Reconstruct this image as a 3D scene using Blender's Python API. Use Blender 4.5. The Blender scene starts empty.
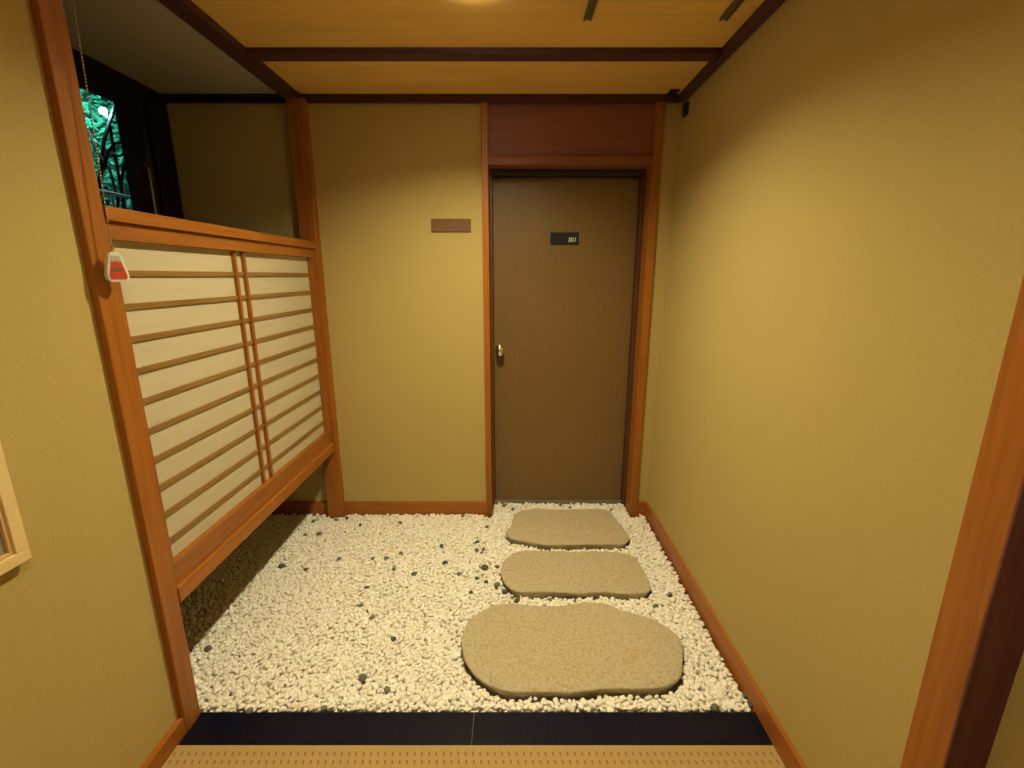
import bpy, bmesh, math, random
import numpy as np
from mathutils import Vector, Matrix, noise
random.seed(7)
C = bpy.context.scene.collection
scene = bpy.context.scene
PI = math.pi

# ------------------------------------------------------------------ camera
F_PX, CAM_H = 457.0, 1.5
PITCH = math.atan(108 / 457)
cam = bpy.data.cameras.new('camera')
cam.sensor_fit = 'HORIZONTAL'; cam.sensor_width = 36.0
cam.lens = F_PX / 1024 * 36.0
cam.clip_start = 0.02; cam.clip_end = 200
camo = bpy.data.objects.new('camera', cam); C.objects.link(camo)
camo.location = (0, 0, CAM_H); camo.rotation_euler = (PI / 2 - PITCH, 0, 0)
scene.camera = camo

def at_z(x, y, z=0.0):
    """measured photo point -> place on the horizontal plane z (used to take measurements)"""
    a = (x - 512) / F_PX; u = (384 - y) / F_PX
    b = math.cos(PITCH) + u * math.sin(PITCH); c = -math.sin(PITCH) + u * math.cos(PITCH)
    t = (z - CAM_H) / c
    return a * t, b * t

# ------------------------------------------------------------------ materials
def srgb(r, g, b):
    f = lambda v: (v / 255 / 12.92) if v / 255 <= .04045 else ((v / 255 + .055) / 1.055) ** 2.4
    return (f(r), f(g), f(b))

class Mat:
    def __init__(s, name, rough=.6, spec=.5, metal=0):
        s.m = bpy.data.materials.new(name); s.m.use_nodes = True
        s.n = s.m.node_tree.nodes; s.l = s.m.node_tree.links
        s.b = s.n['Principled BSDF']
        s.b.inputs['Roughness'].default_value = rough
        s.b.inputs['Specular IOR Level'].default_value = spec
        s.b.inputs['Metallic'].default_value = metal
        s.tc = None
    def coords(s, scale=(1, 1, 1), kind='Object', rot=(0, 0, 0)):
        if not s.tc: s.tc = s.n.new('ShaderNodeTexCoord')
        mp = s.n.new('ShaderNodeMapping'); mp.inputs['Scale'].default_value = scale
        mp.inputs['Rotation'].default_value = rot
        s.l.new(s.tc.outputs[kind], mp.inputs[0]); return mp.outputs[0]
    def noise(s, vec, scale, detail=4, rough=.55):
        t = s.n.new('ShaderNodeTexNoise'); t.inputs['Scale'].default_value = scale
        t.inputs['Detail'].default_value = detail; t.inputs['Roughness'].default_value = rough
        s.l.new(vec, t.inputs['Vector']); return t.outputs['Fac']
    def ramp(s, fac, stops):
        r = s.n.new('ShaderNodeValToRGB'); e = r.color_ramp.elements
        while len(e) < len(stops): e.new(.5)
        for k, (p, c) in enumerate(stops):
            e[k].position = p; e[k].color = (*c, 1)
        s.l.new(fac, r.inputs[0]); return r.outputs[0]
    def mix(s, fac, a, b, mode='MIX'):
        x = s.n.new('ShaderNodeMix'); x.data_type = 'RGBA'; x.blend_type = mode
        for sock, v in ((x.inputs[0], fac), (x.inputs[6], a), (x.inputs[7], b)):
            if isinstance(v, bpy.types.NodeSocket): s.l.new(v, sock)
            elif isinstance(v, tuple): sock.default_value = (*v, 1)
            else: sock.default_value = v
        return x.outputs[2]
    def math(s, op, a, b=None):
        x = s.n.new('ShaderNodeMath'); x.operation = op
        for sock, v in ((x.inputs[0], a), (x.inputs[1], b)):
            if v is None: continue
            if isinstance(v, bpy.types.NodeSocket): s.l.new(v, sock)
            else: sock.default_value = v
        return x.outputs[0]
    def color(s, c):
        if isinstance(c, tuple): s.b.inputs['Base Color'].default_value = (*c, 1)
        else: s.l.new(c, s.b.inputs['Base Color'])
        return s
    def bump(s, h, strength=.3, dist=.001):
        b = s.n.new('ShaderNodeBump'); b.inputs['Strength'].default_value = strength
        b.inputs['Distance'].default_value = dist
        s.l.new(h, b.inputs['Height']); s.l.new(b.outputs[0], s.b.inputs['Normal']); return s

def k(c, f): return tuple(v * f for v in c)

def wood(name, base, axis, rough=.45, contrast=.35, spec=.35):
    m = Mat(name, rough, spec)
    sc = [40, 40, 40]; sc['xyz'.index(axis)] = 2.2
    v = m.coords(tuple(sc)); n1 = m.noise(v, 1.6, 5)
    sc2 = [9, 9, 9]; sc2['xyz'.index(axis)] = .8
    n2 = m.noise(m.coords(tuple(sc2)), 1.3, 3)
    f = m.math('ADD', m.math('MULTIPLY', n1, .6), m.math('MULTIPLY', n2, .4))
    m.color(m.ramp(f, [(.30, k(base, 1 - contrast)), (.52, base), (.72, k(base, 1 + contrast * .6))]))
    m.bump(n1, .12, .0006)
    return m.m

CEDAR = (.36, .122, .015)
W = {a: wood('warm_cedar_' + a, CEDAR, a) for a in 'xyz'}
CEDAR_D = (.34, .118, .018)
WD = {a: wood('screen_cedar_' + a, CEDAR_D, a) for a in 'xyz'}
DARK = (.085, .033, .044)
D = {a: wood('dark_stained_beam_' + a, DARK, a, .5) for a in 'xyz'}
BLACKW = {a: wood('black_brown_frame_' + a, (.014, .007, .009), a, .45) for a in 'xyz'}
TRANSOM = wood('transom_panel_wood', (.24, .085, .05), 'x', .5, .25)

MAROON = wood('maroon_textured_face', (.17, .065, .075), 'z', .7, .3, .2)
RAILW = wood('transom_rail_wood', (.26, .095, .04), 'x', .5, .25)
def mk_wall(name, base):
    m = Mat(name, .85, .2)
    v = m.coords()
    n = m.noise(v, 260, 3); n2 = m.noise(v, 3, 3); n3 = m.noise(m.coords((1, 1, 5)), 90, 2)
    col = m.ramp(n, [(.25, k(base, .88)), (.75, k(base, 1.08))])
    col = m.mix(m.math('MULTIPLY', n2, .25), col, k(base, .86))
    m.color(col); m.bump(m.math('ADD', n, m.math('MULTIPLY', n3, .5)), .35, .0015)
    return m.m
WALL = mk_wall('ochre_wall_covering', (.50, .385, .14))
ALCOVE_CEIL = mk_wall('grey_rough_ceiling_plaster', (.50, .47, .42))
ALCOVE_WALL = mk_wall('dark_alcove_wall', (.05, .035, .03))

def mk_ceiling():
    m = Mat('tan_wood_ceiling_board', .55, .3)
    n = m.noise(m.coords((2.2, 60, 8)), 1.5, 4); n2 = m.noise(m.coords((.7, 8, 1)), 1.2, 3)
    b = (.86, .57, .18)
    f = m.math('ADD', m.math('MULTIPLY', n, .6), m.math('MULTIPLY', n2, .4))
    m.color(m.ramp(f, [(.3, k(b, .86)), (.5, b), (.7, k(b, 1.1))])); m.bump(n, .1, .0005)
    return m.m
CEIL = mk_ceiling()

def mk_pebble(name, stops, rough=.6):
    m = Mat(name, rough, .35)
    g = m.n.new('ShaderNodeNewGeometry'); oi = m.n.new('ShaderNodeObjectInfo')
    r = m.math('FRACT', m.math('ADD', g.outputs['Random Per Island'], oi.outputs['Random']))
    c = m.ramp(r, stops)
    n = m.noise(m.coords(), 160, 3)
    m.color(m.mix(m.math('MULTIPLY', n, .16), c, m.mix(.5, c, (.55, .42, .26), 'MULTIPLY')))
    m.bump(n, .25, .0006)
    return m.m
PEBBLE = mk_pebble('white_pebble', [(0, (.78, .72, .60)), (.12, (.90, .86, .77)), (.5, (.93, .90, .82)), (.85, (.95, .93, .87)), (1, (.91, .85, .72))])
DARKPEB = mk_pebble('dark_pebble', [(0, (.07, .075, .055)), (.5, (.13, .14, .10)), (1, (.20, .20, .15))])
BED = mk_wall('gravel_bedding', (.7, .62, .48))

def mk_stone():
    m = Mat('granite_stepping_stone', .85, .25)
    v = m.coords()
    n = m.noise(v, 85, 5, .75); n2 = m.noise(v, 330, 2, .7); n3 = m.noise(v, 6, 4)
    b = (.50, .42, .27)
    c = m.ramp(n, [(.30, k(b, .62)), (.47, b), (.60, k(b, 1.12)), (.75, (.72, .60, .40))])
    sp = m.ramp(n2, [(.30, (.45, .45, .45)), (.42, (1, 1, 1))])
    c = m.mix(.8, c, sp, 'MULTIPLY')
    st = m.ramp(n3, [(.66, (1, 1, 1)), (.76, (1.0, .86, .68))])
    c = m.mix(.8, c, st, 'MULTIPLY')
    m.color(c); m.bump(m.math('ADD', n, n2), .5, .0018)
    return m.m
STONE = mk_stone()

def mk_door():
    m = Mat('speckled_bronze_door_finish', .42, .5)
    v = m.coords()
    n = m.noise(v, 55, 4, .65); n2 = m.noise(v, 4, 3)
    b = (.20, .118, .038)
    c = m.ramp(n, [(.3, k(b, .82)), (.55, b), (.75, k(b, 1.18))])
    c = m.mix(m.math('MULTIPLY', n2, .45), c, k(b, .8))
    m.color(c); m.bump(n, .06, .0005)
    return m.m
DOOR = mk_door()
DOORFRAME = wood('brown_door_lining', (.11, .045, .02), 'z', .45, .2)
HEADER = Mat('dark_header', .5).color((.028, .024, .024)).m
THRESH = Mat('grey_threshold_metal', .45, .5, .6).color((.32, .29, .22)).m

def mk_lacquer():
    m = Mat('black_polished_threshold', .32, .22)
    n = m.noise(m.coords((30, 2, 2)), 2, 3)
    m.color(m.ramp(n, [(.4, (.0045, .004, .013)), (.75, (.009, .008, .022))]))
    return m.m
LACQUER = mk_lacquer()

def mk_mat():
    m = Mat('woven_rush_floor', .8, .2)
    v = m.coords()
    sx = m.n.new('ShaderNodeSeparateXYZ'); m.l.new(v, sx.inputs[0])
    x, y = sx.outputs[0], sx.outputs[1]
    # dark dashes between the woven rows, 23 mm apart, rows 25 mm apart
    xs = m.math('ADD', x, m.math('MULTIPLY', y, .2))
    fx = m.math('ABSOLUTE', m.math('SUBTRACT', m.math('FRACT', m.math('DIVIDE', xs, .0235)), .5))
    fy = m.math('ABSOLUTE', m.math('SUBTRACT', m.math('FRACT', m.math('DIVIDE', m.math('SUBTRACT', y, .0077), .0265)), .5))
    slot = m.math('MULTIPLY', m.math('LESS_THAN', fx, .13), m.math('LESS_THAN', fy, .24))
    slot = m.math('MULTIPLY', slot, m.math('LESS_THAN', y, 1.172))
    n = m.noise(m.coords((60, 400, 1)), 1, 3)
    b = (.46, .31, .125)
    c = m.ramp(n, [(.3, k(b, .82)), (.7, k(b, 1.1))])
    c = m.mix(slot, c, (.30, .155, .045))
    m.color(c)
    h = m.math('SUBTRACT', m.math('MULTIPLY', n, .3), slot)
    m.bump(h, .6, .002)
    return m.m
RUSH = mk_mat()

def mk_paper():
    m = Mat('shoji_paper', .8, .15)
    v = m.coords((1, 1, 1), rot=(.75, 0, 0))
    n = m.noise(m.coords((1, 3, 26), rot=(.7, 0, 0)), 1.2, 4)
    b = (.55, .485, .335)
    m.color(m.ramp(n, [(.35, k(b, .965)), (.65, k(b, 1.03))])); m.bump(n, .08, .001)
    return m.m
PAPER = mk_paper()
STRIP = {a: wood('lattice_cedar_' + a, (.27, .15, .04), a) for a in 'yz'}
CHROME = Mat('polished_chrome', .12, .5, 1).color((.85, .83, .82)).m
STEEL = Mat('brushed_aluminium', .4, .5, 1).color((.42, .40, .34)).m
GREYMETAL = Mat('grey_metal_track', .55, .4, .3).color((.17, .15, .10)).m
PLATE_BK = Mat('black_number_plate', .35).color((.012, .012, .018)).m
WHITEINK = Mat('white_lettering', .5).color((.8, .8, .8)).m
PLATE_BR = wood('brown_wood_plate', (.19, .085, .04), 'x', .5, .25)
GAP = Mat('dark_gap', .9, .1).color((.5, .30, .08)).m
RUBBER = Mat('black_fixture', .6).color((.01, .008, .01)).m
CREAM = wood('cream_picture_frame', (.82, .62, .30), 'y', .5, .06)
CREAM_IN = Mat('cream_inner_bead', .5).color((.70, .45, .18)).m
PICGREY = Mat('grey_picture_surface', .25, .5).color((.33, .27, .20)).m
TAGW = Mat('white_plastic_tag', .35, .5).color((.80, .78, .72)).m
TAGRED = Mat('red_printed_label', .4, .4)
_n = TAGRED.noise(TAGRED.coords((1, 60, 140)), 1, 2)
TAGRED.color((.62, .075, .035)); TAGRED = TAGRED.m
TAGGREEN = Mat('grey_printed_lettering', .4).color((.16, .15, .10)).m
TAGBEIGE = Mat('beige_printed_band', .4).color((.52, .50, .38)).m
OUTW = Mat('weathered_outdoor_rail', .5).color((.55, .6, .6)).m

def mk_glass():
    m = bpy.data.materials.new('window_glass'); m.use_nodes = True
    n = m.node_tree.nodes; l = m.node_tree.links; n.clear()
    o = n.new('ShaderNodeOutputMaterial'); mx = n.new('ShaderNodeMixShader')
    t = n.new('ShaderNodeBsdfTransparent'); t.inputs[0].default_value = (.90, .96, .94, 1)
    g = n.new('ShaderNodeBsdfGlossy'); g.inputs['Roughness'].default_value = .02
    f = n.new('ShaderNodeFresnel'); ge = n.new('ShaderNodeNewGeometry'); mr = n.new('ShaderNodeMapRange')
    mr.inputs['To Min'].default_value = 1.45; mr.inputs['To Max'].default_value = 1 / 1.45
    l.new(ge.outputs['Backfacing'], mr.inputs['Value']); l.new(mr.outputs[0], f.inputs[0])
    l.new(f.outputs[0], mx.inputs[0]); l.new(t.outputs[0], mx.inputs[1]); l.new(g.outputs[0], mx.inputs[2])
    l.new(mx.outputs[0], o.inputs[0]); return m
GLASS = mk_glass()

def mk_leaf(name, a, b):
    m = Mat(name, .5, .4)
    g = m.n.new('ShaderNodeNewGeometry')
    m.color(m.ramp(g.outputs['Random Per Island'], [(0, a), (1, b)]))
    m.b.inputs['Subsurface Weight'].default_value = 0
    return m.m
LEAF = mk_leaf('green_leaves', (.02, .20, .12), (.10, .60, .34))
BARK = Mat('dark_bark', 1.0, .0).color((.012, .012, .012)).m

def emit(name, col, s):
    m = bpy.data.materials.new(name); m.use_nodes = True
    b = m.node_tree.nodes['Principled BSDF']
    b.inputs['Base Color'].default_value = (.8, .8, .8, 1)
    b.inputs['Emission Color'].default_value = (*col, 1); b.inputs['Emission Strength'].default_value = s
    return m
LAMP_COL = (1.0, .87, .53)
LENS = emit('lamp_lens', LAMP_COL, 2000.0); LENS_D = .021
FILL_LENS = emit('added_fill_lens', LAMP_COL, 620.0)  # added unseen lamp, fills the near walls and the right post
GLOW_RING = emit('added_glow_ring', LAMP_COL, 40.0)  # invented emission on the trim ring, brightens the ceiling around the lamp
GLOBE = emit('garden_lamp_globe', (.55, .9, 1.0), 1800.0)
TRIM = Mat('white_lamp_trim', .5).color((.8, .76, .66)).m

# ------------------------------------------------------------------ helpers
def box(bm, x0, x1, y0, y1, z0, z1, bev=0):
    vs = [bm.verts.new((x, y, z)) for z in (z0, z1) for y in (y0, y1) for x in (x0, x1)]
    fs = [(0, 2, 3, 1), (4, 5, 7, 6), (0, 1, 5, 4), (2, 6, 7, 3), (0, 4, 6, 2), (1, 3, 7, 5)]
    faces = [bm.faces.new([vs[i] for i in f]) for f in fs]
    if bev:
        es = list({e for f in faces for e in f.edges})
        bmesh.ops.bevel(bm, geom=es, offset=bev, segments=2, affect='EDGES', profile=.5)

def make(name, bm, mat, parent=None, smooth=False, loc=None):
    bmesh.ops.recalc_face_normals(bm, faces=bm.faces)
    me = bpy.data.meshes.new(name); bm.to_mesh(me); bm.free()
    me.materials.append(mat)
    if smooth:
        me.polygons.foreach_set('use_smooth', [True] * len(me.polygons))
    o = bpy.data.objects.new(name, me); C.objects.link(o)
    if parent: o.parent = parent
    if loc: o.location = loc
    return o

def slab(name, dims, mat, parent=None, bev=.0015):
    """box given in world coordinates; origin kept relative to the parent's base"""
    bm = bmesh.new()
    off = parent.location if parent else Vector((0, 0, 0))
    while parent and parent.parent:
        parent_ = parent.parent; off = off + parent_.location; break
    x0, x1, y0, y1, z0, z1 = dims
    box(bm, x0 - off.x, x1 - off.x, y0 - off.y, y1 - off.y, z0 - off.z, z1 - off.z, bev)
    return make(name, bm, mat, parent)

def struct(o): o['kind'] = 'structure'; return o
def tag(o, label, cat, group=None):
    o['label'] = label; o['category'] = cat
    if group: o['group'] = group
    return o
def thing(name, loc, label, cat, group=None):
    o = bpy.data.objects.new(name, None); C.objects.link(o); o.location = loc
    o.empty_display_size = .05
    return tag(o, label, cat, group)

def lathe(profile, seg=40, axis='z', cap=True):
    bm = bmesh.new(); rings = []
    for r, h in profile:
        ring = []
        for i in range(seg):
            a = 2 * PI * i / seg; p = (r * math.cos(a), r * math.sin(a), h)
            if axis == 'y': p = (p[0], p[2], p[1])
            ring.append(bm.verts.new(p))
        rings.append(ring)
    for A, B in zip(rings, rings[1:]):
        for i in range(seg): bm.faces.new((A[i], A[(i + 1) % seg], B[(i + 1) % seg], B[i]))
    if cap: bm.faces.new(rings[0]); bm.faces.new(rings[-1])
    bmesh.ops.remove_doubles(bm, verts=bm.verts, dist=1e-6)
    return bm

def tube(bm, pts, rads, seg=8):
    rings = []
    for i, p in enumerate(pts):
        p = Vector(p)
        d = (Vector(pts[min(i + 1, len(pts) - 1)]) - Vector(pts[max(i - 1, 0)])).normalized()
        s = d.orthogonal().normalized() if i == 0 else (last - d * last.dot(d)).normalized()
        last = s; t = d.cross(s)
        r = rads[i] if isinstance(rads, (list, tuple)) else rads
        rings.append([bm.verts.new(p + (s * math.cos(2 * PI * j / seg) + t * math.sin(2 * PI * j / seg)) * r) for j in range(seg)])
    for A, B in zip(rings, rings[1:]):
        for j in range(seg): bm.faces.new((A[j], A[(j + 1) % seg], B[(j + 1) % seg], B[j]))
    bm.faces.new(rings[0]); bm.faces.new(rings[-1])

# ------------------------------------------------------------------ measurements of the place
YB = 2.70                    # far wall surface
XR0, XR1 = .873, .912        # right wall leans out very slightly from base to ceiling
XL = -1.118                  # corridor left wall surface
XA = -1.86                   # alcove window wall surface
ZC = 2.43                    # ceiling
YD = 2.86                    # door leaf surface
YREAR = -1.6

def xr(z): return XR0 + (XR1 - XR0) * (z - .08) / 2.31

# ------------------------------------------------------------------ setting
# floor of the corridor (woven rush matting) and slab under the gravel
struct(slab('floor', (-1.3, 1.2, YREAR - .1, 1.188, -.08, 0), RUSH, bev=0))
struct(slab('trim_gravel_pit', (-2.0, 1.2, 1.188, 3.1, -.14, -.045), BED, bev=0))

# right wall, a slab that leans
def lean_slab(name, x0, x1, y0, y1, z0, z1, mat, bev=.001):
    bm = bmesh.new(); box(bm, x0, x1, y0, y1, z0, z1)
    for v in bm.verts: v.co.x += xr(v.co.z) - XR0
    return make(name, bm, mat)
struct(lean_slab('wall_right', XR0, XR0 + .15, YREAR, YB + .01, -.1, ZC + .02, WALL))
struct(slab('wall_left', (XL - .11, XL, YREAR, 1.234, -.1, ZC + .02), WALL, bev=0))
struct(slab('wall_rear', (-1.3, 1.2, YREAR - .12, YREAR, -.1, ZC + .02), WALL, bev=0))
# far wall: part left of the doorway, strip right of it, one mesh
bm = bmesh.new()
box(bm, XA - .02, -.165, YB, YB + .30, -.1, ZC + .02)
box(bm, .803, 1.1, YB, YB + .30, -.1, ZC + .02)
struct(make('wall_back', bm, WALL))
struct(slab('wall_behind_door', (-.3, 1.1, YD + .06, YD + .16, -.1, ZC + .02), ALCOVE_WALL, bev=0))
# alcove window wall with the window opening, and the alcove's near wall
WY0, WY1, WZ0, WZ1 = 1.15, 2.402, 1.25, 2.296
bm = bmesh.new()
x0, x1 = XA - .05, XA
OY, OZ = WY1 + .08, WZ1 + .04     # rough opening, a little larger than the frame's daylight
box(bm, x0, x1, .75, WY0, -.1, ZC + .02); box(bm, x0, x1, OY, YB + .3, -.1, ZC + .02)
box(bm, x0, x1, WY0, OY, -.1, WZ0); box(bm, x0, x1, WY0, OY, OZ, ZC + .02)
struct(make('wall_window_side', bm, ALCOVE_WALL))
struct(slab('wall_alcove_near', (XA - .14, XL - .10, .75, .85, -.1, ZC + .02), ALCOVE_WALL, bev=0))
LX, LY, LY2, LR = -.125, 1.735, .25, .060
bm = bmesh.new()
for zz in (ZC, ZC + .08):
    o4 = [bm.verts.new(p) for p in ((-1.19, YREAR - .1, zz), (1.2, YREAR - .1, zz), (1.2, YB + .3, zz), (-1.19, YB + .3, zz))]
    es = [bm.edges.new((o4[i], o4[(i + 1) % 4])) for i in range(4)]
    for ly in (LY, LY2):
        ci = [bm.verts.new((LX + LR * math.cos(2 * PI * i / 48), ly + LR * math.sin(2 * PI * i / 48), zz)) for i in range(48)]
        es += [bm.edges.new((ci[i], ci[(i + 1) % 48])) for i in range(48)]
    bmesh.ops.triangle_fill(bm, use_beauty=True, use_dissolve=False, edges=es)
struct(make('ceiling', bm, CEIL))
struct(slab('ceiling_alcove', (XA - .14, -1.19, .7, YB + .3, ZC, ZC + .08), ALCOVE_CEIL, bev=0))

# ceiling beams
struct(slab('trim_beam_screen', (-1.195, -1.112, YREAR, YB, 2.402, ZC + .001), D['y'], bev=.002))
struct(lean_slab('trim_beam_right', XR0 - .036, XR0 + .005, YREAR, YB - .001, 2.392, ZC + .001, D['y']))
struct(slab('trim_beam_cross', (-1.111, .875, 2.182, 2.252, 2.405, ZC + .001), D['x'], bev=.002))
struct(slab('trim_beam_back', (-1.111, .876, 2.682, YB + .002, 2.390, ZC + .001), D['x'], bev=.002))
struct(slab('trim_beam_alcove_back', (XA, -1.196, 2.68, YB + .002, 2.39, ZC + .001), BLACKW['x'], bev=.002))
struct(slab('trim_alcove_corner', (XA + .002, XA + .028, 2.682, YB + .002, -.04, 2.39), BLACKW['z'], bev=.002))
# baseboards
struct(slab('baseboard_back', (-1.78, -.166, 2.686, YB + .002, -.04, .083), W['x']))
struct(slab('baseboard_back_right', (.804, .8585, 2.686, YB + .002, -.04, .083), W['x']))
struct(slab('baseboard_right', (.858, XR0 + .002, YREAR, YB, -.04, .083), W['y']))
struct(slab('baseboard_left', (XL - .002, XL + .019, YREAR, 1.2325, -.04, .062), W['y']))
# posts
struct(slab('trim_post_near', (-1.19, -1.097, 1.233, 1.302, -.04, ZC - .027), W['z'], bev=.003))
struct(slab('trim_post_far', (-1.174, -1.082, 2.648, YB + .002, -.04, 2.402), W['z'], bev=.003))
struct(slab('trim_post_right', (.806, .93, .6675, .741, 0, 2.40), W['z'], bev=.001))
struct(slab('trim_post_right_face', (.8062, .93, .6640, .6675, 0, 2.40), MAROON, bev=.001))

# ------------------------------------------------------------------ doorway
struct(slab('trim_jamb_left', (-.166, -.130, 2.682, YD + .05, -.04, 2.390), W['z'], bev=.002))
struct(slab('trim_jamb_right', (.762, .804, 2.682, YD + .05, -.04, 2.390), W['z'], bev=.002))
struct(slab('trim_transom_rail', (-.131, .763, 2.688, YD + .05, 2.088, 2.131), RAILW, bev=.002))
struct(slab('trim_transom_panel', (-.131, .763, 2.706, 2.72, 2.125, 2.392), TRANSOM, bev=0))
dr = thing('door_1', (.31, YD, 0), 'dark bronze entrance door with chrome knob at the end of the stepping stones', 'door')
dr['kind'] = 'structure'
def dpart(name, dims, mat, par=dr, bev=.0015): return slab(name, dims, mat, par, bev)
leaf = dpart('door_leaf', (-.112, .742, YD, YD + .045, .012, 2.055), DOOR)
fr = dpart('door_frame', (-.130, -.1135, 2.80, YD + .05, -.03, 2.088), DOORFRAME)
bm = bmesh.new(); o = dr.location
box(bm, .7435 - o.x, .7615 - o.x, 2.80 - o.y, YD + .05 - o.y, -.03, 2.088, .002)
make('door_frame', bm, DOORFRAME, dr)
dpart('door_header', (-.1135, .7435, 2.79, YD + .05, 2.058, 2.087), HEADER)
dpart('threshold', (-.1135, .7435, 2.835, YD + .05, -.03, .012), THRESH)
# knob with rose, projecting from the leaf
kn = lathe([(.0, -.004), (.024, -.003), (.026, .0), (.012, .004), (.011, .03), (.018, .034), (.0275, .042), (.029, .052), (.025, .062), (.012, .066), (0, .0665)], 36, 'y')
bmesh.ops.transform(kn, matrix=Matrix.Diagonal((.95, -1, 1.28, 1)), verts=kn.verts)
kob = make('door_knob', kn, CHROME, dr, True, (-.077 - dr.location.x, -.001, 1.050))
ky = lathe([(0, -.002), (.017, -.001), (.018, .001), (.015, .006), (0, .007)], 28, 'y')
bmesh.ops.transform(ky, matrix=Matrix.Diagonal((1, -1, 1, 1)), verts=ky.verts)
make('knob_lock', ky, CHROME, kob, True, (0, -.066, 0))

# number plate on the door with 301
def text_mesh(name, body, size, mat, parent, loc, rot, ext=.0006):
    cu = bpy.data.curves.new(name, 'FONT'); cu.body = body; cu.size = size; cu.extrude = ext
    cu.align_x = 'CENTER'; cu.align_y = 'CENTER'; cu.offset = .0006
    t = bpy.data.objects.new(name, cu); C.objects.link(t)
    bpy.context.view_layer.update()
    me = bpy.data.meshes.new_from_object(t.evaluated_get(bpy.context.evaluated_depsgraph_get()))
    bpy.data.objects.remove(t)
    ob = bpy.data.objects.new(name, me); C.objects.link(ob); me.materials.clear(); me.materials.append(mat)
    ob.parent = parent; ob.location = loc; ob.rotation_euler = rot
    return ob
pl = thing('room_number_plate', (.315, YD - .001, 1.718), 'small black rectangular room number plate reading 301 on the door', 'sign')
slab('plate', (.229, .399, YD - .005, YD, 1.682, 1.754), PLATE_BK, pl)
text_mesh('number_text', '301', .036, WHITEINK, pl, (.046, -.0047, -.008), (PI / 2, 0, 0))
wp = slab('wall_plaque', (-.452, -.230, 2.692, 2.7005, 1.742, 1.811), PLATE_BR)
tag(wp, 'narrow brown wooden plaque with no writing on the far wall left of the door', 'sign')

# ------------------------------------------------------------------ shoji screen
sc = thing('shoji_screen', (-1.12, 1.97, .445), 'low white paper lattice screen in an orange wooden frame between two posts', 'screen')
slab('cap_rail', (-1.165, -1.0915, 1.303, 2.660, 1.647, 1.684), W['y'], sc, .002)
slab('top_rail', (-1.150, -1.105, 1.3025, 2.6475, 1.598, 1.6465), WD['y'], sc, .002)
slab('bottom_rail', (-1.150, -1.106, 1.3025, 2.6475, .500, .586), WD['y'], sc, .002)
slab('sill_rail', (-1.160, -1.093, 1.3025, 2.6475, .447, .505), W['y'], sc, .006)
slab('stile', (-1.145, -1.106, 1.3025, 1.322, .585, 1.599), WD['z'], sc, .001)
slab('stile', (-1.145, -1.106, 2.607, 2.6475, .585, 1.599), WD['z'], sc, .001)
slab('paper_panel', (-1.1315, -1.1295, 1.315, 2.612, .575, 1.61), PAPER, sc, 0)
for q in range(10):
    zz = 1.5075 - .0951 * q
    slab('horizontal_bar', (-1.1293, -1.1225, 1.318, 2.610, zz - .0084, zz + .0084), STRIP['y'], sc, .0006)
for yy in (1.911, 1.977):
    slab('vertical_bar', (-1.1293, -1.1155, yy - .0078, yy + .0078, .585, 1.597), WD['z'], sc, .0006)

# ------------------------------------------------------------------ window in the alcove
wn = thing('window_1', (XA, 1.76, WZ0), 'dark framed window above the paper screen looking onto green foliage', 'window')
wn['kind'] = 'structure'
xo = XA - .008
bm = bmesh.new()
def fb(*d):
    x0, x1, y0, y1, z0, z1 = d; L = wn.location
    box(bm, x0 - L.x, x1 - L.x, y0 - L.y, y1 - L.y, z0 - L.z, z1 - L.z, .002)
fb(xo - .012, XA + .012, WY0 - .04, WY0 + .03, WZ0 - .04, WZ1 + .05)
fb(xo - .012, XA + .012, WY1 - .0, WY1 + .12, WZ0 - .04, WZ1 + .05)
fb(xo - .012, XA + .012, WY0 + .03, WY1 + .001, WZ1 - .0, WZ1 + .06)
fb(xo - .012, XA + .012, WY0 + .03, WY1, WZ0 - .04, WZ0 + .03)
make('window_frame', bm, BLACKW['z'], wn)
slab('window_glass', (xo - .003, xo + .003, WY0 + .025, WY1 + .003, WZ0 + .025, WZ1 + .003), GLASS, wn, 0)
bm = bmesh.new(); L = wn.location
hy = 2.487
tube(bm, [(XA + .008 - L.x, hy - L.y, 2.05 - L.z), (XA + .03 - L.x, hy - L.y, 2.03 - L.z), (XA + .03 - L.x, hy - L.y, 1.62 - L.z), (XA + .008 - L.x, hy - L.y, 1.60 - L.z)], .0055, 10)
make('pull_handle', bm, STEEL, wn, True)
# dark boards around the window: panel above and beside
struct(slab('trim_window_head', (XA - .001, XA + .02, .85, YB - .02, 2.355, ZC), BLACKW['y']))
struct(slab('trim_window_side', (XA - .001, XA + .024, 2.56, 2.68, -.04, 2.355), BLACKW['z']))

# ------------------------------------------------------------------ hanging tag on a bead chain
tg = thing('hanging_tag', (-1.066, 1.268, 1.484), 'small white tag with red label hanging on a bead chain by the near post', 'tag')
bm = bmesh.new()
A = Vector((-1.068, 1.309, ZC - .004)); B = Vector((-1.066, 1.268, 1.567)); N = 106; off = tg.location
for i in range(N + 1):
    f = i / N; p = A.lerp(B, f) - off
    mt = Matrix.Translation(p)
    bmesh.ops.create_icosphere(bm, subdivisions=1, radius=.0027, matrix=mt)
tube(bm, [A - off, B - off], .0006, 5)
make('bead_chain', bm, STEEL, tg, True)
def prism_yz(bm, pts, x0, x1):
    a = [bm.verts.new((x0, y, z)) for y, z in pts]; b = [bm.verts.new((x1, y, z)) for y, z in pts]
    bm.faces.new(a); bm.faces.new(b[::-1])
    for i in range(len(pts)):
        j = (i + 1) % len(pts); bm.faces.new((a[i], b[i], b[j], a[j]))
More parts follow.
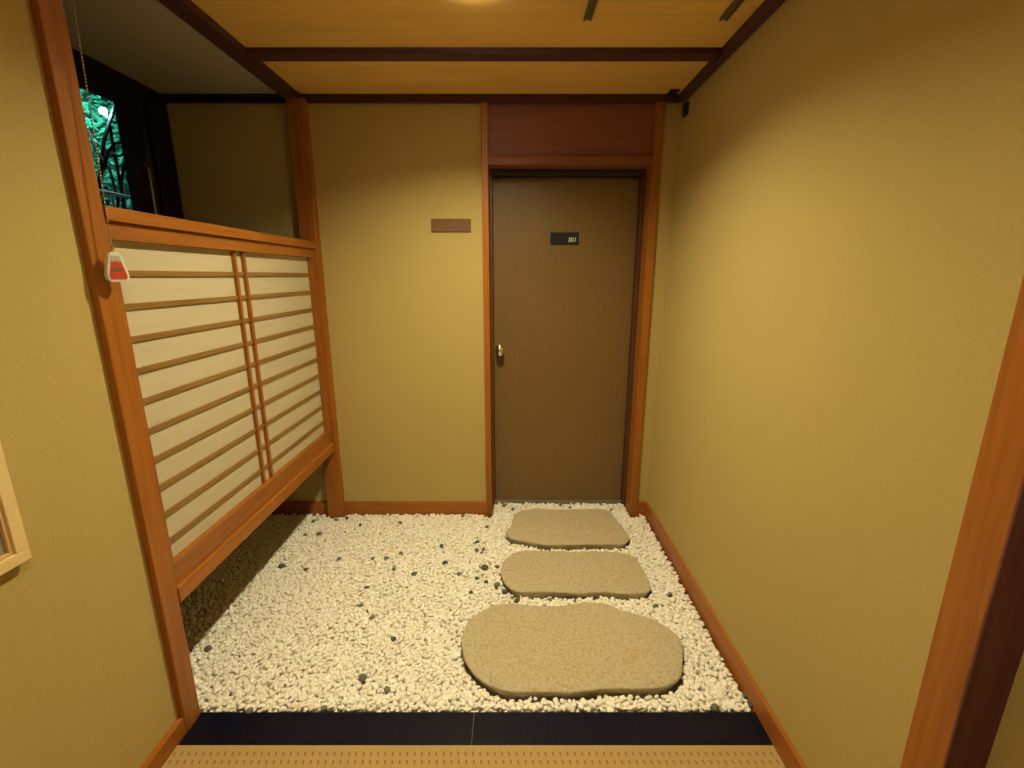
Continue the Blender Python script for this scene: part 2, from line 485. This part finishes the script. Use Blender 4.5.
# body outline in the tag's own plane (y across, z up), turned to face the corridor a little
outl = [(-.010, .088), (.010, .088), (.017, .078), (.028, .022), (.027, .008), (.020, .0), (-.020, .0), (-.027, .008), (-.028, .022), (-.017, .078)]
rot = Matrix.Rotation(math.radians(-30), 4, 'Z') @ Matrix.Diagonal((1, .88, .88, 1))
def tagpart(name, pts, x0, x1, mat, bev=0):
    bm = bmesh.new(); prism_yz(bm, pts, x0, x1)
    if bev: bmesh.ops.bevel(bm, geom=list(bm.edges), offset=bev, segments=2, affect='EDGES', profile=.5)
    bmesh.ops.transform(bm, matrix=rot, verts=bm.verts)
    return make(name, bm, mat, tg)
tagpart('tag_body', outl, -.010, .010, TAGW, .002)
lab = tagpart('printed_label', [(-.0125, .060), (.0125, .060), (.0215, .020), (.020, .009), (-.020, .009), (-.0215, .020)], .0101, .0112, TAGRED)
tagpart('label_band', [(-.010, .078), (.010, .078), (.0125, .061), (-.0125, .061)], .0101, .0112, TAGBEIGE)
tagpart('label_lettering', [(-.013, .040), (-.002, .043), (.012, .041), (.013, .036), (.003, .032), (-.012, .033)], .01125, .0118, TAGGREEN)
bm = bmesh.new()
tube(bm, [(0 + .004 * math.cos(a), 0, .080 + .005 * math.sin(a)) for a in [i * 2 * PI / 12 for i in range(12)]] + [(.004, 0, .080)], .0009, 6)
make('chain_ring', bm, STEEL, tg, True)

# ------------------------------------------------------------------ picture frame on the left wall
pf = thing('picture_frame', (XL, .72, .865), 'cream picture frame with grey picture hung low on the left corridor wall', 'picture')
Y0, Y1, Z0, Z1 = .42, .925, .874, 1.30
t = .027
bm = bmesh.new(); L = pf.location
for d in ((Y0, Y1, Z0, Z0 + t), (Y0, Y1, Z1 - t, Z1), (Y0, Y0 + t, Z0 + t, Z1 - t), (Y1 - t, Y1, Z0 + t, Z1 - t)):
    box(bm, .0, .022, d[0] - L.y, d[1] - L.y, d[2] - L.z, d[3] - L.z, .0015)
make('frame', bm, CREAM, pf)
bm = bmesh.new()
a0, a1, b0, b1 = Y0 + t, Y1 - t, Z0 + t, Z1 - t; t2 = .008
for d in ((a0, a1, b0, b0 + t2), (a0, a1, b1 - t2, b1), (a0, a0 + t2, b0 + t2, b1 - t2), (a1 - t2, a1, b0 + t2, b1 - t2)):
    box(bm, .0, .017, d[0] - L.y, d[1] - L.y, d[2] - L.z, d[3] - L.z, .001)
make('inner_bead', bm, CREAM_IN, pf)
slab('picture', (XL + .002, XL + .010, a0 + t2, a1 - t2, b0 + t2, b1 - t2), PICGREY, pf, 0)

# ------------------------------------------------------------------ ceiling fixtures
hatch = thing('ceiling_hatch', (.53, 1.72, ZC), 'square ceiling access panel with two metal tracks near the right wall', 'hatch')
slab('hatch_panel', (.300, .766, 1.455, 1.930, ZC - .0025, ZC + .001), CEIL, hatch, .001)
L = hatch.location
for d in ((.300, .766, 1.931, 1.933), (.300, .766, 1.452, 1.454)):
    bm = bmesh.new(); box(bm, d[0] - L.x, d[1] - L.x, d[2] - L.y, d[3] - L.y, -.0012, .001)
    make('panel_edge', bm, GAP, hatch)
for xx in (.264, .768):
    bm = bmesh.new()
    for q, (dx, w, hgt) in enumerate(((0, .008, .009), (.008, .014, .004), (.022, .008, .009))):
        box(bm, xx + dx - L.x, xx + dx + w - L.x, 1.50 - L.y, 1.958 - L.y, -.003 - hgt, -.002, .0005)
    make('metal_track', bm, GREYMETAL, hatch)

def downlight(x, y, lens, label):
    lp = thing('ceiling_downlight', (x, y, ZC), label, 'lamp')
    make('lamp_can', lathe([(.0598, -.001), (.0598, .058), (0, .058), (0, .054), (.056, .054), (.0565, -.001), (.0598, -.001)], 48, cap=False), TRIM, lp, True)
    make('trim_ring', lathe([(.0565, -.001), (.074, -.001), (.074, -.008), (.069, -.014), (.062, -.015), (.0575, -.011), (.0565, -.001)], 48, cap=False), GLOW_RING, lp, True)
    make('lamp_lens', lathe([(0, .050), (.046, .050), (.047, .042), (.044, LENS_D), (.030, LENS_D - .0015), (0, LENS_D - .002)], 40, cap=False), lens, lp, True)
downlight(LX, LY, LENS, 'round recessed ceiling lamp over the gravel bed, mostly above the picture edge')
downlight(LX, LY2, FILL_LENS, 'unseen fill lamp added in the ceiling above the woven corridor mat')

# small dark fixtures in the far right ceiling corner (two pegs under the ceiling, a clip on the wall)
cl = thing('ceiling_clip', (.80, 2.64, ZC), 'pair of small black pegs on the ceiling in the far right corner', 'clip')
for (px, py) in ((672, 94.2), (674.5, 91)):
    X, Y = at_z(px, py, ZC - .006)
    bm = bmesh.new(); box(bm, X - .026 - .80, X + .026 - .80, Y - .010 - 2.64, Y + .010 - 2.64, -.012, 0, .004)
    make('peg', bm, RUBBER, cl)
ws = slab('wall_clip', (xr(2.33) - .018, xr(2.33) + .001, 2.615, 2.665, 2.312, 2.372), RUBBER, None, .004)
tag(ws, 'small black clip on the right wall just below the ceiling corner', 'clip')

# ------------------------------------------------------------------ black threshold in two lengths
s1 = slab('threshold_board', (-1.095, -.1335, 1.189, 1.303, -.04, .003), LACQUER, None, .0015)
tag(s1, 'glossy black threshold board in front of the gravel, left length by the screen', 'threshold')
s2 = slab('threshold_board', (-.1325, .8575, 1.189, 1.303, -.04, .003), LACQUER, None, .0015)
tag(s2, 'glossy black threshold board in front of the gravel, right length below the largest stone', 'threshold')

slab('joint_strip', (-.1334, -.1326, 1.190, 1.302, -.01, .0036), STEEL, s2, 0)
# ------------------------------------------------------------------ stepping stones
TOP = .032
outlines = {
 'big': [(461.6,638),(466.7,623),(475,614.5),(485.7,609),(501,603.5),(523.8,604.7),(549,605.7),(567,604.7),(587,601.8),(607.6,604),(622.8,610),(650.8,618),(668.5,628),(679,637),(682.5,646),(683,660),(681,676),(671,684),(656,688),(637,688.5),(617.8,688.5),(597.4,689),(577,691.6),(560,692),(541.6,691.6),(518.7,692),(505,690.5),(493,686.5),(478,677.6),(466.7,663.6),(462.3,651)],
 'mid': [(501,568.7),(504.8,559.8),(509,555.5),(516,552),(529,550),(548,550.6),(567,551),(582,551),(597.4,551),(617.8,552),(629,554),(635.5,558),(643,568.7),(650,582.7),(649.5,590),(640.6,593),(617.8,593),(602.5,591.6),(582,593),(567,592),(551.7,591.6),(526,591.6),(513.6,590),(504.8,582.7),(501.5,575)],
 'far': [(513.6,516.7),(518.7,511.6),(531.4,508.8),(546,509),(562,509.3),(582,509),(602.5,508.8),(610,511.6),(615,518),(622,526),(629,535.7),(628.4,540),(622.8,543.8),(607,543.8),(592.4,543.8),(577,544.2),(562,544.6),(541.6,543.8),(523.8,540.8),(512,538),(507.3,535.5),(506.5,531),(511,525.5)]}
stone_labels = {
 'big': 'largest flat oval stepping stone, nearest the black threshold',
 'mid': 'middle stepping stone, long and rounded, between the largest and the one by the door',
 'far': 'smallest stepping stone, lying directly before the door'}
def catmull(pts, n=5):
    out = []; m = len(pts)
    for i in range(m):
        p0, p1, p2, p3 = [Vector(pts[(i + j - 1) % m]) for j in range(4)]
        for q in range(n):
            t = q / n
            out.append(.5 * ((2 * p1) + (p2 - p0) * t + (2 * p0 - 5 * p1 + 4 * p2 - p3) * t * t + (3 * p1 - p0 - 3 * p2 + p3) * t ** 3))
    return out
stone_polys = []
for key, px in outlines.items():
    pts = catmull([at_z(x, y, TOP) for x, y in px])
    cx = sum(p[0] for p in pts) / len(pts); cy = sum(p[1] for p in pts) / len(pts)
    c = Vector((cx, cy)); stone_polys.append([(p[0], p[1]) for p in pts])
    bm = bmesh.new(); rings = []
    def ring(scale_in, z, jit=0, zj=0):
        r = []
        for i, p in enumerate(pts):
            d = Vector(p) - c; L_ = d.length; q = c + d * ((L_ - scale_in) / L_)
            nn = noise.noise(Vector((q.x * 22, q.y * 22, z * 60))); n2 = noise.noise(Vector((q.x * 60, q.y * 60, z * 120)))
            q = q + d.normalized() * (nn * jit + n2 * jit * .5)
            r.append(bm.verts.new((q.x - cx, q.y - cy, z + zj * noise.noise(Vector((q.x * 14, q.y * 14, 3))))))
        rings.append(r)
    ring(.035, -.045, .003); ring(.020, -.02, .008); ring(.014, -.004, .009); ring(.009, .008, .009); ring(.0045, .018, .006); ring(.0, .0265, .003, .002)
    ring(.0012, .0300, .002, .002); ring(.004, .0318, .001, .003); ring(.010, .0328, .001, .003)
    L0 = min((Vector(p) - c).length for p in pts)
    n_in = 22
    for q in range(1, n_in):
        f = q / n_in; r = []
        for i, p in enumerate(pts):
            d = Vector(p) - c; base = d * ((d.length - .010) / d.length)
            w = c + base * (1 - f)
            r.append(bm.verts.new((w.x - cx, w.y - cy, .0330 + .0035 * noise.noise(Vector((w.x * 9, w.y * 9, 3))) + .0022 * noise.noise(Vector((w.x * 26, w.y * 26, 8))))))
        rings.append(r)
    for A_, B_ in zip(rings, rings[1:]):
        for i in range(len(A_)):
            j = (i + 1) % len(A_); bm.faces.new((A_[i], A_[j], B_[j], B_[i]))
    bm.faces.new(rings[-1]); bm.faces.new(rings[0][::-1])
    so = make('stepping_stone', bm, STONE, None, True, (cx, cy, 0))
    tag(so, stone_labels[key], 'stepping stone', 'stepping stones in the gravel')

def inside(poly, x, y, grow=0):
    r = False; n = len(poly); j = n - 1
    for i in range(n):
        xi, yi = poly[i]; xj, yj = poly[j]
        if (yi > y) != (yj > y) and x < (xj - xi) * (y - yi) / (yj - yi) + xi: r = not r
        j = i
    return r
def edge_dist(poly, x, y):
    return min(math.hypot(x - a, y - b) for a, b in poly)

# ------------------------------------------------------------------ gravel
def ico(sub):
    b = bmesh.new(); bmesh.ops.create_icosphere(b, subdivisions=sub, radius=1)
    v = np.array([p.co[:] for p in b.verts]); f = np.array([[q.index for q in fc.verts] for fc in b.faces]); b.free()
    return v, f
V2, F2 = ico(2)
rng = np.random.default_rng(11)
def pebble_shape(seed):
    o3 = Vector((seed * 3.7, seed * 1.3, 0)); out = np.empty_like(V2)
    for i, p in enumerate(V2):
        n = noise.noise(Vector(p) * .9 + o3) * .22 + noise.noise(Vector(p) * 2.0 + o3) * .07
        out[i] = p * (1 + n)
    return out
SHAPES = [pebble_shape(s) for s in range(14)]

dark_px = [(336,520),(347,518),(360.5,525),(400,522.7),(487,527),(477.6,541.9),(474.5,543.5),(476.6,550),(482,553),(483.5,549),(401,553),(386,558),(373,559),(339,559),(393.8,568.8),(414,574),(445,563),(441.7,545.6),(459,573.8),(476.6,578.6),(484.7,567.5),(486,582),(471,592.5),(367,587.5),(361,606),(372.5,617),(314.5,515),(313.7,521),(305,535),(319,533.6),(282,566),(306,569.5),(208,649),(249.5,711),(323.7,708.5),(393.7,639),(363,678.4),(387,689.7),(504,505),(513,509),(560.6,505),(570,507.8),(611.4,510),(497,585),(505,592),(517,600.5),(549.7,600),(669.8,594),(655.8,606),(497,567),(715,708),(751,705),(746,695),(463,516)]
big_dark = {(484.7,567.5): 1.45, (282,566): 1.35, (517,600.5): 1.1, (363,678.4): 1.2, (504,505): 1.1, (715,708): 1.2, (208,649): 1.15, (414,574): 1.1, (445,563): 1.1, (505,592): 1.2, (497,585): 1.2, (319,533.6): 1.15}
darks = []
for q in dark_px:
    x, y = at_z(*q, .006); darks.append((x, y, big_dark.get(q, .9)))

def clear_of(x, y):
    if y < 1.3145: return False
    if x > .846: return False
    if x < XA + .012: return False
    if y > 2.676 and not (-.118 < x < .75): return False
    if y > 2.822: return False
    if 2.636 < y and -1.20 < x < -1.068: return False       # far post
    if y < 1.31 and x < -1.085: return False
    if y > 2.64 and (-.178 < x < -.12 or .752 < x < .816): return False    # jambs
    for d in darks:
        if math.hypot(x - d[0], y - d[1]) < .0120 * d[2]: return False
    for p in stone_polys:
        if min(q[0] for q in p) - .03 < x < max(q[0] for q in p) + .03 and min(q[1] for q in p) - .03 < y < max(q[1] for q in p) + .03:
            if inside(p, x, y): return False
            if edge_dist(p, x, y) < .0075: return False
    return True

pebs = []      # x, y, z, sx, sy, sz, rotation, shape
def layer(step, z, jz, smin, smax, prob=1.0):
    row = 0; y = 1.31
    while y < 2.83:
        x = XA + (.5 * step if row % 2 else 0)
        while x < .86:
            px = x + rng.uniform(-.42, .42) * step; py = y + rng.uniform(-.42, .42) * step
            if rng.random() < prob and clear_of(px, py):
                s = rng.uniform(smin, smax)
                tilt = rng.normal(0, .32, 2)
                pebs.append((px, py, z + rng.uniform(-jz, jz), s * rng.uniform(1.0, 1.35), s * rng.uniform(.8, 1.0), s * rng.uniform(.55, .78), tilt[0], tilt[1], rng.uniform(0, 2 * PI), rng.integers(0, len(SHAPES))))
            x += step
        y += step * .866; row += 1
layer(.0160, -.013, .004, .0080, .0105)
layer(.0160, -.003, .0040, .0076, .0108)
layer(.0205, .003, .0025, .0074, .0104, .8)

def rotm(a, b, c):
    ca, sa, cb, sb, cc, s_c = math.cos(a), math.sin(a), math.cos(b), math.sin(b), math.cos(c), math.sin(c)
    Rx = np.array([[1, 0, 0], [0, ca, -sa], [0, sa, ca]]); Ry = np.array([[cb, 0, sb], [0, 1, 0], [-sb, 0, cb]])
    Rz = np.array([[cc, -s_c, 0], [s_c, cc, 0], [0, 0, 1]])
    return Rz @ Ry @ Rx
# the 300 pebbles that show largest (front edge, top of the bed) are things of their own
order = sorted(range(len(pebs)), key=lambda i: pebs[i][1] + abs(pebs[i][0]) * .06 + (9 if pebs[i][2] < -.004 or not (-1.05 < pebs[i][0] < .84) else 0))
near = set(order[:300])
gv, gf = [], []; nv = 0
for i, p in enumerate(pebs):
    if i in near: continue
    v = (SHAPES[p[9]] * np.array(p[3:6])) @ rotm(p[6], p[7], p[8]).T + np.array(p[:3])
    gv.append(v); gf.append(F2 + nv); nv += len(v)
gv = np.concatenate(gv); gf = np.concatenate(gf)
me = bpy.data.meshes.new('white_gravel')
me.vertices.add(len(gv)); me.vertices.foreach_set('co', gv.astype(np.float32).ravel())
me.loops.add(gf.size); me.loops.foreach_set('vertex_index', gf.astype(np.int32).ravel())
me.polygons.add(len(gf)); me.polygons.foreach_set('loop_start', np.arange(0, gf.size, 3, dtype=np.int32))
me.polygons.foreach_set('use_smooth', np.ones(len(gf), dtype=bool))
me.update(); me.validate(); me.materials.append(PEBBLE)
go = bpy.data.objects.new('white_gravel', me); C.objects.link(go)
tag(go, 'bed of small white pebbles around the stepping stones, reaching under the screen', 'gravel'); go['kind'] = 'stuff'

def shape_mesh(name, idx, sub_smooth=True):
    m = bpy.data.meshes.new(name)
    m.from_pydata([tuple(v) for v in SHAPES[idx]], [], [tuple(int(q) for q in f) for f in F2])
    m.polygons.foreach_set('use_smooth', [True] * len(m.polygons)); return m
wm = [shape_mesh('white_pebble', i) for i in range(len(SHAPES))]
for m in wm: m.materials.append(PEBBLE)
first = bpy.data.objects.new('white_pebble', wm[0])
for n_, i in enumerate(sorted(near)):
    p = pebs[i]
    o = first if n_ == 0 else first.copy()
    o.data = wm[p[9]]; C.objects.link(o)
    o.location = p[:3]; o.scale = p[3:6]; o.rotation_euler = (p[6], p[7], p[8])
    tag(o, 'small white pebble in the front rows of gravel along the black threshold', 'pebble', 'white pebbles at the front edge of the gravel')
dm = [shape_mesh('dark_pebble', i) for i in (2, 5, 9, 12)]
for m in dm: m.materials.append(DARKPEB)
def where(x, y):
    """truthful place words for a dark pebble"""
    if y < 1.36: return 'at the front edge of the gravel by the black threshold'
    if x > .60: return 'between the stepping stones and the right baseboard'
    if y > 2.66 and x > -.15: return 'before the door behind the farthest stepping stone'
    if y > 2.52 and x < -.85: return 'at the foot of the far post'
    if x > -.22: return 'beside the stepping stones'
    if y > 2.45: return 'near the far wall baseboard'
    if x < -.75: return 'near the shadow of the paper screen'
    return 'out in the middle of the white gravel'
for q, (x, y, s) in enumerate(darks):
    o = bpy.data.objects.new('dark_pebble', dm[q % 4]); C.objects.link(o)
    r = .0128 * s
    o.scale = (r * 1.15, r * .92, r * .7); o.location = (x, y, .0065)
    o.rotation_euler = (rng.normal(0, .15), rng.normal(0, .15), rng.uniform(0, 6))
    tag(o, 'dark grey pebble ' + where(x, y), 'pebble', 'dark pebbles scattered in the white gravel')

# ------------------------------------------------------------------ garden outside the window
def leaf_cloud(center, radii, n, size, seed, gaps=()):
    r = np.random.default_rng(seed); bm = bmesh.new()
    for _ in range(n):
        d = r.normal(0, 1, 3); d /= np.linalg.norm(d); rr = r.uniform(.25, 1) ** .5
        p = Vector([center[i] + d[i] * rr * radii[i] for i in range(3)])
        s = size * r.uniform(.6, 1.3); q = Matrix.Rotation(r.uniform(0, 6.28), 3, 'Z') @ Matrix.Rotation(r.uniform(-1.2, 1.2), 3, 'X') @ Matrix.Rotation(r.uniform(-1.0, 1.0), 3, 'Y')
        pts = [(-.5, 0, 0), (-.15, .2, .04), (.25, .17, .03), (.55, 0, -.06), (.25, -.17, .03), (-.15, -.2, .04)]
        vs = [bm.verts.new(p + q @ Vector(c) * s) for c in pts]
        mid0 = bm.verts.new(p + q @ Vector((0.05, 0, -.02)) * s)
        for i in range(6): bm.faces.new((vs[i], vs[(i + 1) % 6], mid0))
    return bm
def along(px, py, t):
    a = (px - 512) / F_PX; u = (384 - py) / F_PX
    return (a * t, (math.cos(PITCH) + u * math.sin(PITCH)) * t, CAM_H + (-math.sin(PITCH) + u * math.cos(PITCH)) * t)
sh = thing('garden_shrub', (-4.1, 5.0, -.35), 'green leafy shrub with bare crooked branches outside the alcove window', 'shrub')
L = sh.location
def rel(p): return (p[0] - L.x, p[1] - L.y, p[2] - L.z)
fol = leaf_cloud(rel((-4.15, 5.0, 2.5)), (.5, 1.2, 1.1), 11000, .085, 3)
make('foliage', fol, LEAF, sh)
bm = bmesh.new(); tube(bm, [(0, 0, 0), (.05, .1, 1.2), (-.05, .0, 2.4), (-.1, .1, 3.6)], [.06, .05, .035, .015]); make('trunk', bm, BARK, sh, True)
for pts, r0 in (([(96, 225, 3.9), (100, 180, 3.85), (104, 140, 3.8), (113, 112, 3.8), (118, 96, 3.8)], .016),
                ([(104, 168, 3.8), (108, 152, 3.75), (115, 143, 3.7), (124, 143, 3.7), (128, 150, 3.75), (120, 156, 3.8), (112, 153, 3.85)], .013),
                ([(125, 215, 3.8), (121, 185, 3.8), (124, 165, 3.8), (132, 150, 3.8)], .012),
                ([(88, 130, 3.8), (96, 150, 3.8), (110, 170, 3.8), (118, 200, 3.8), (116, 225, 3.8)], .012)):
    bm = bmesh.new(); tube(bm, [rel(along(*p)) for p in pts], [r0 * (1 - .07 * i) for i in range(len(pts))]); make('branch', bm, BARK, sh, True)
gp = along(103, 111, 3.75)
gl = thing('garden_lamp', (gp[0], gp[1], -.35), 'bright bluish white lamp seen through the alcove window among the leaves', 'lamp')
make('lamp_globe', lathe([(0, -.026), (.014, -.022), (.023, -.011), (.026, 0), (.023, .011), (.014, .022), (0, .026)], 24), GLOBE, gl, True, (0, 0, gp[2] + .35))
bm = bmesh.new(); tube(bm, [(0, .04, 0), (0, .04, gp[2] + .30), (0, .02, gp[2] + .33)], .012); make('lamp_pole', bm, BARK, gl, True)
gr = bmesh.new(); tube(gr, [(0, -1.6, 0), (0, 2.2, 0)], .012, 10)
rl = make('garden_rail', gr, OUTW, None, True, (-2.95, 3.4, along(114, 195.5, 3.45)[2]))
tag(rl, 'thin pale horizontal rail outside the alcove window in front of the foliage', 'rail')
bm = bmesh.new()
for yy in (-1.5, 0.2, 2.1): tube(bm, [(0, yy, 0), (0, yy, -2.3)], .012, 8)
make('rail_post', bm, OUTW, rl, True)
bm = bmesh.new(); box(bm, -9, -2.02, -4, 12, -.6, -.35)
struct(make('ground_garden', bm, mk_wall('garden_soil', (.03, .05, .03))))

# ------------------------------------------------------------------ daylight
w = bpy.data.worlds.new('world'); scene.world = w; w.use_nodes = True
bg = w.node_tree.nodes['Background']
bg.inputs[0].default_value = (.42, .78, 1.0, 1); bg.inputs[1].default_value = .06

scene.view_settings.view_transform = 'Standard'
scene.view_settings.look = 'None'
scene.view_settings.gamma = 1
scene.view_settings.use_curve_mapping = False
scene.view_settings.exposure = 0.0
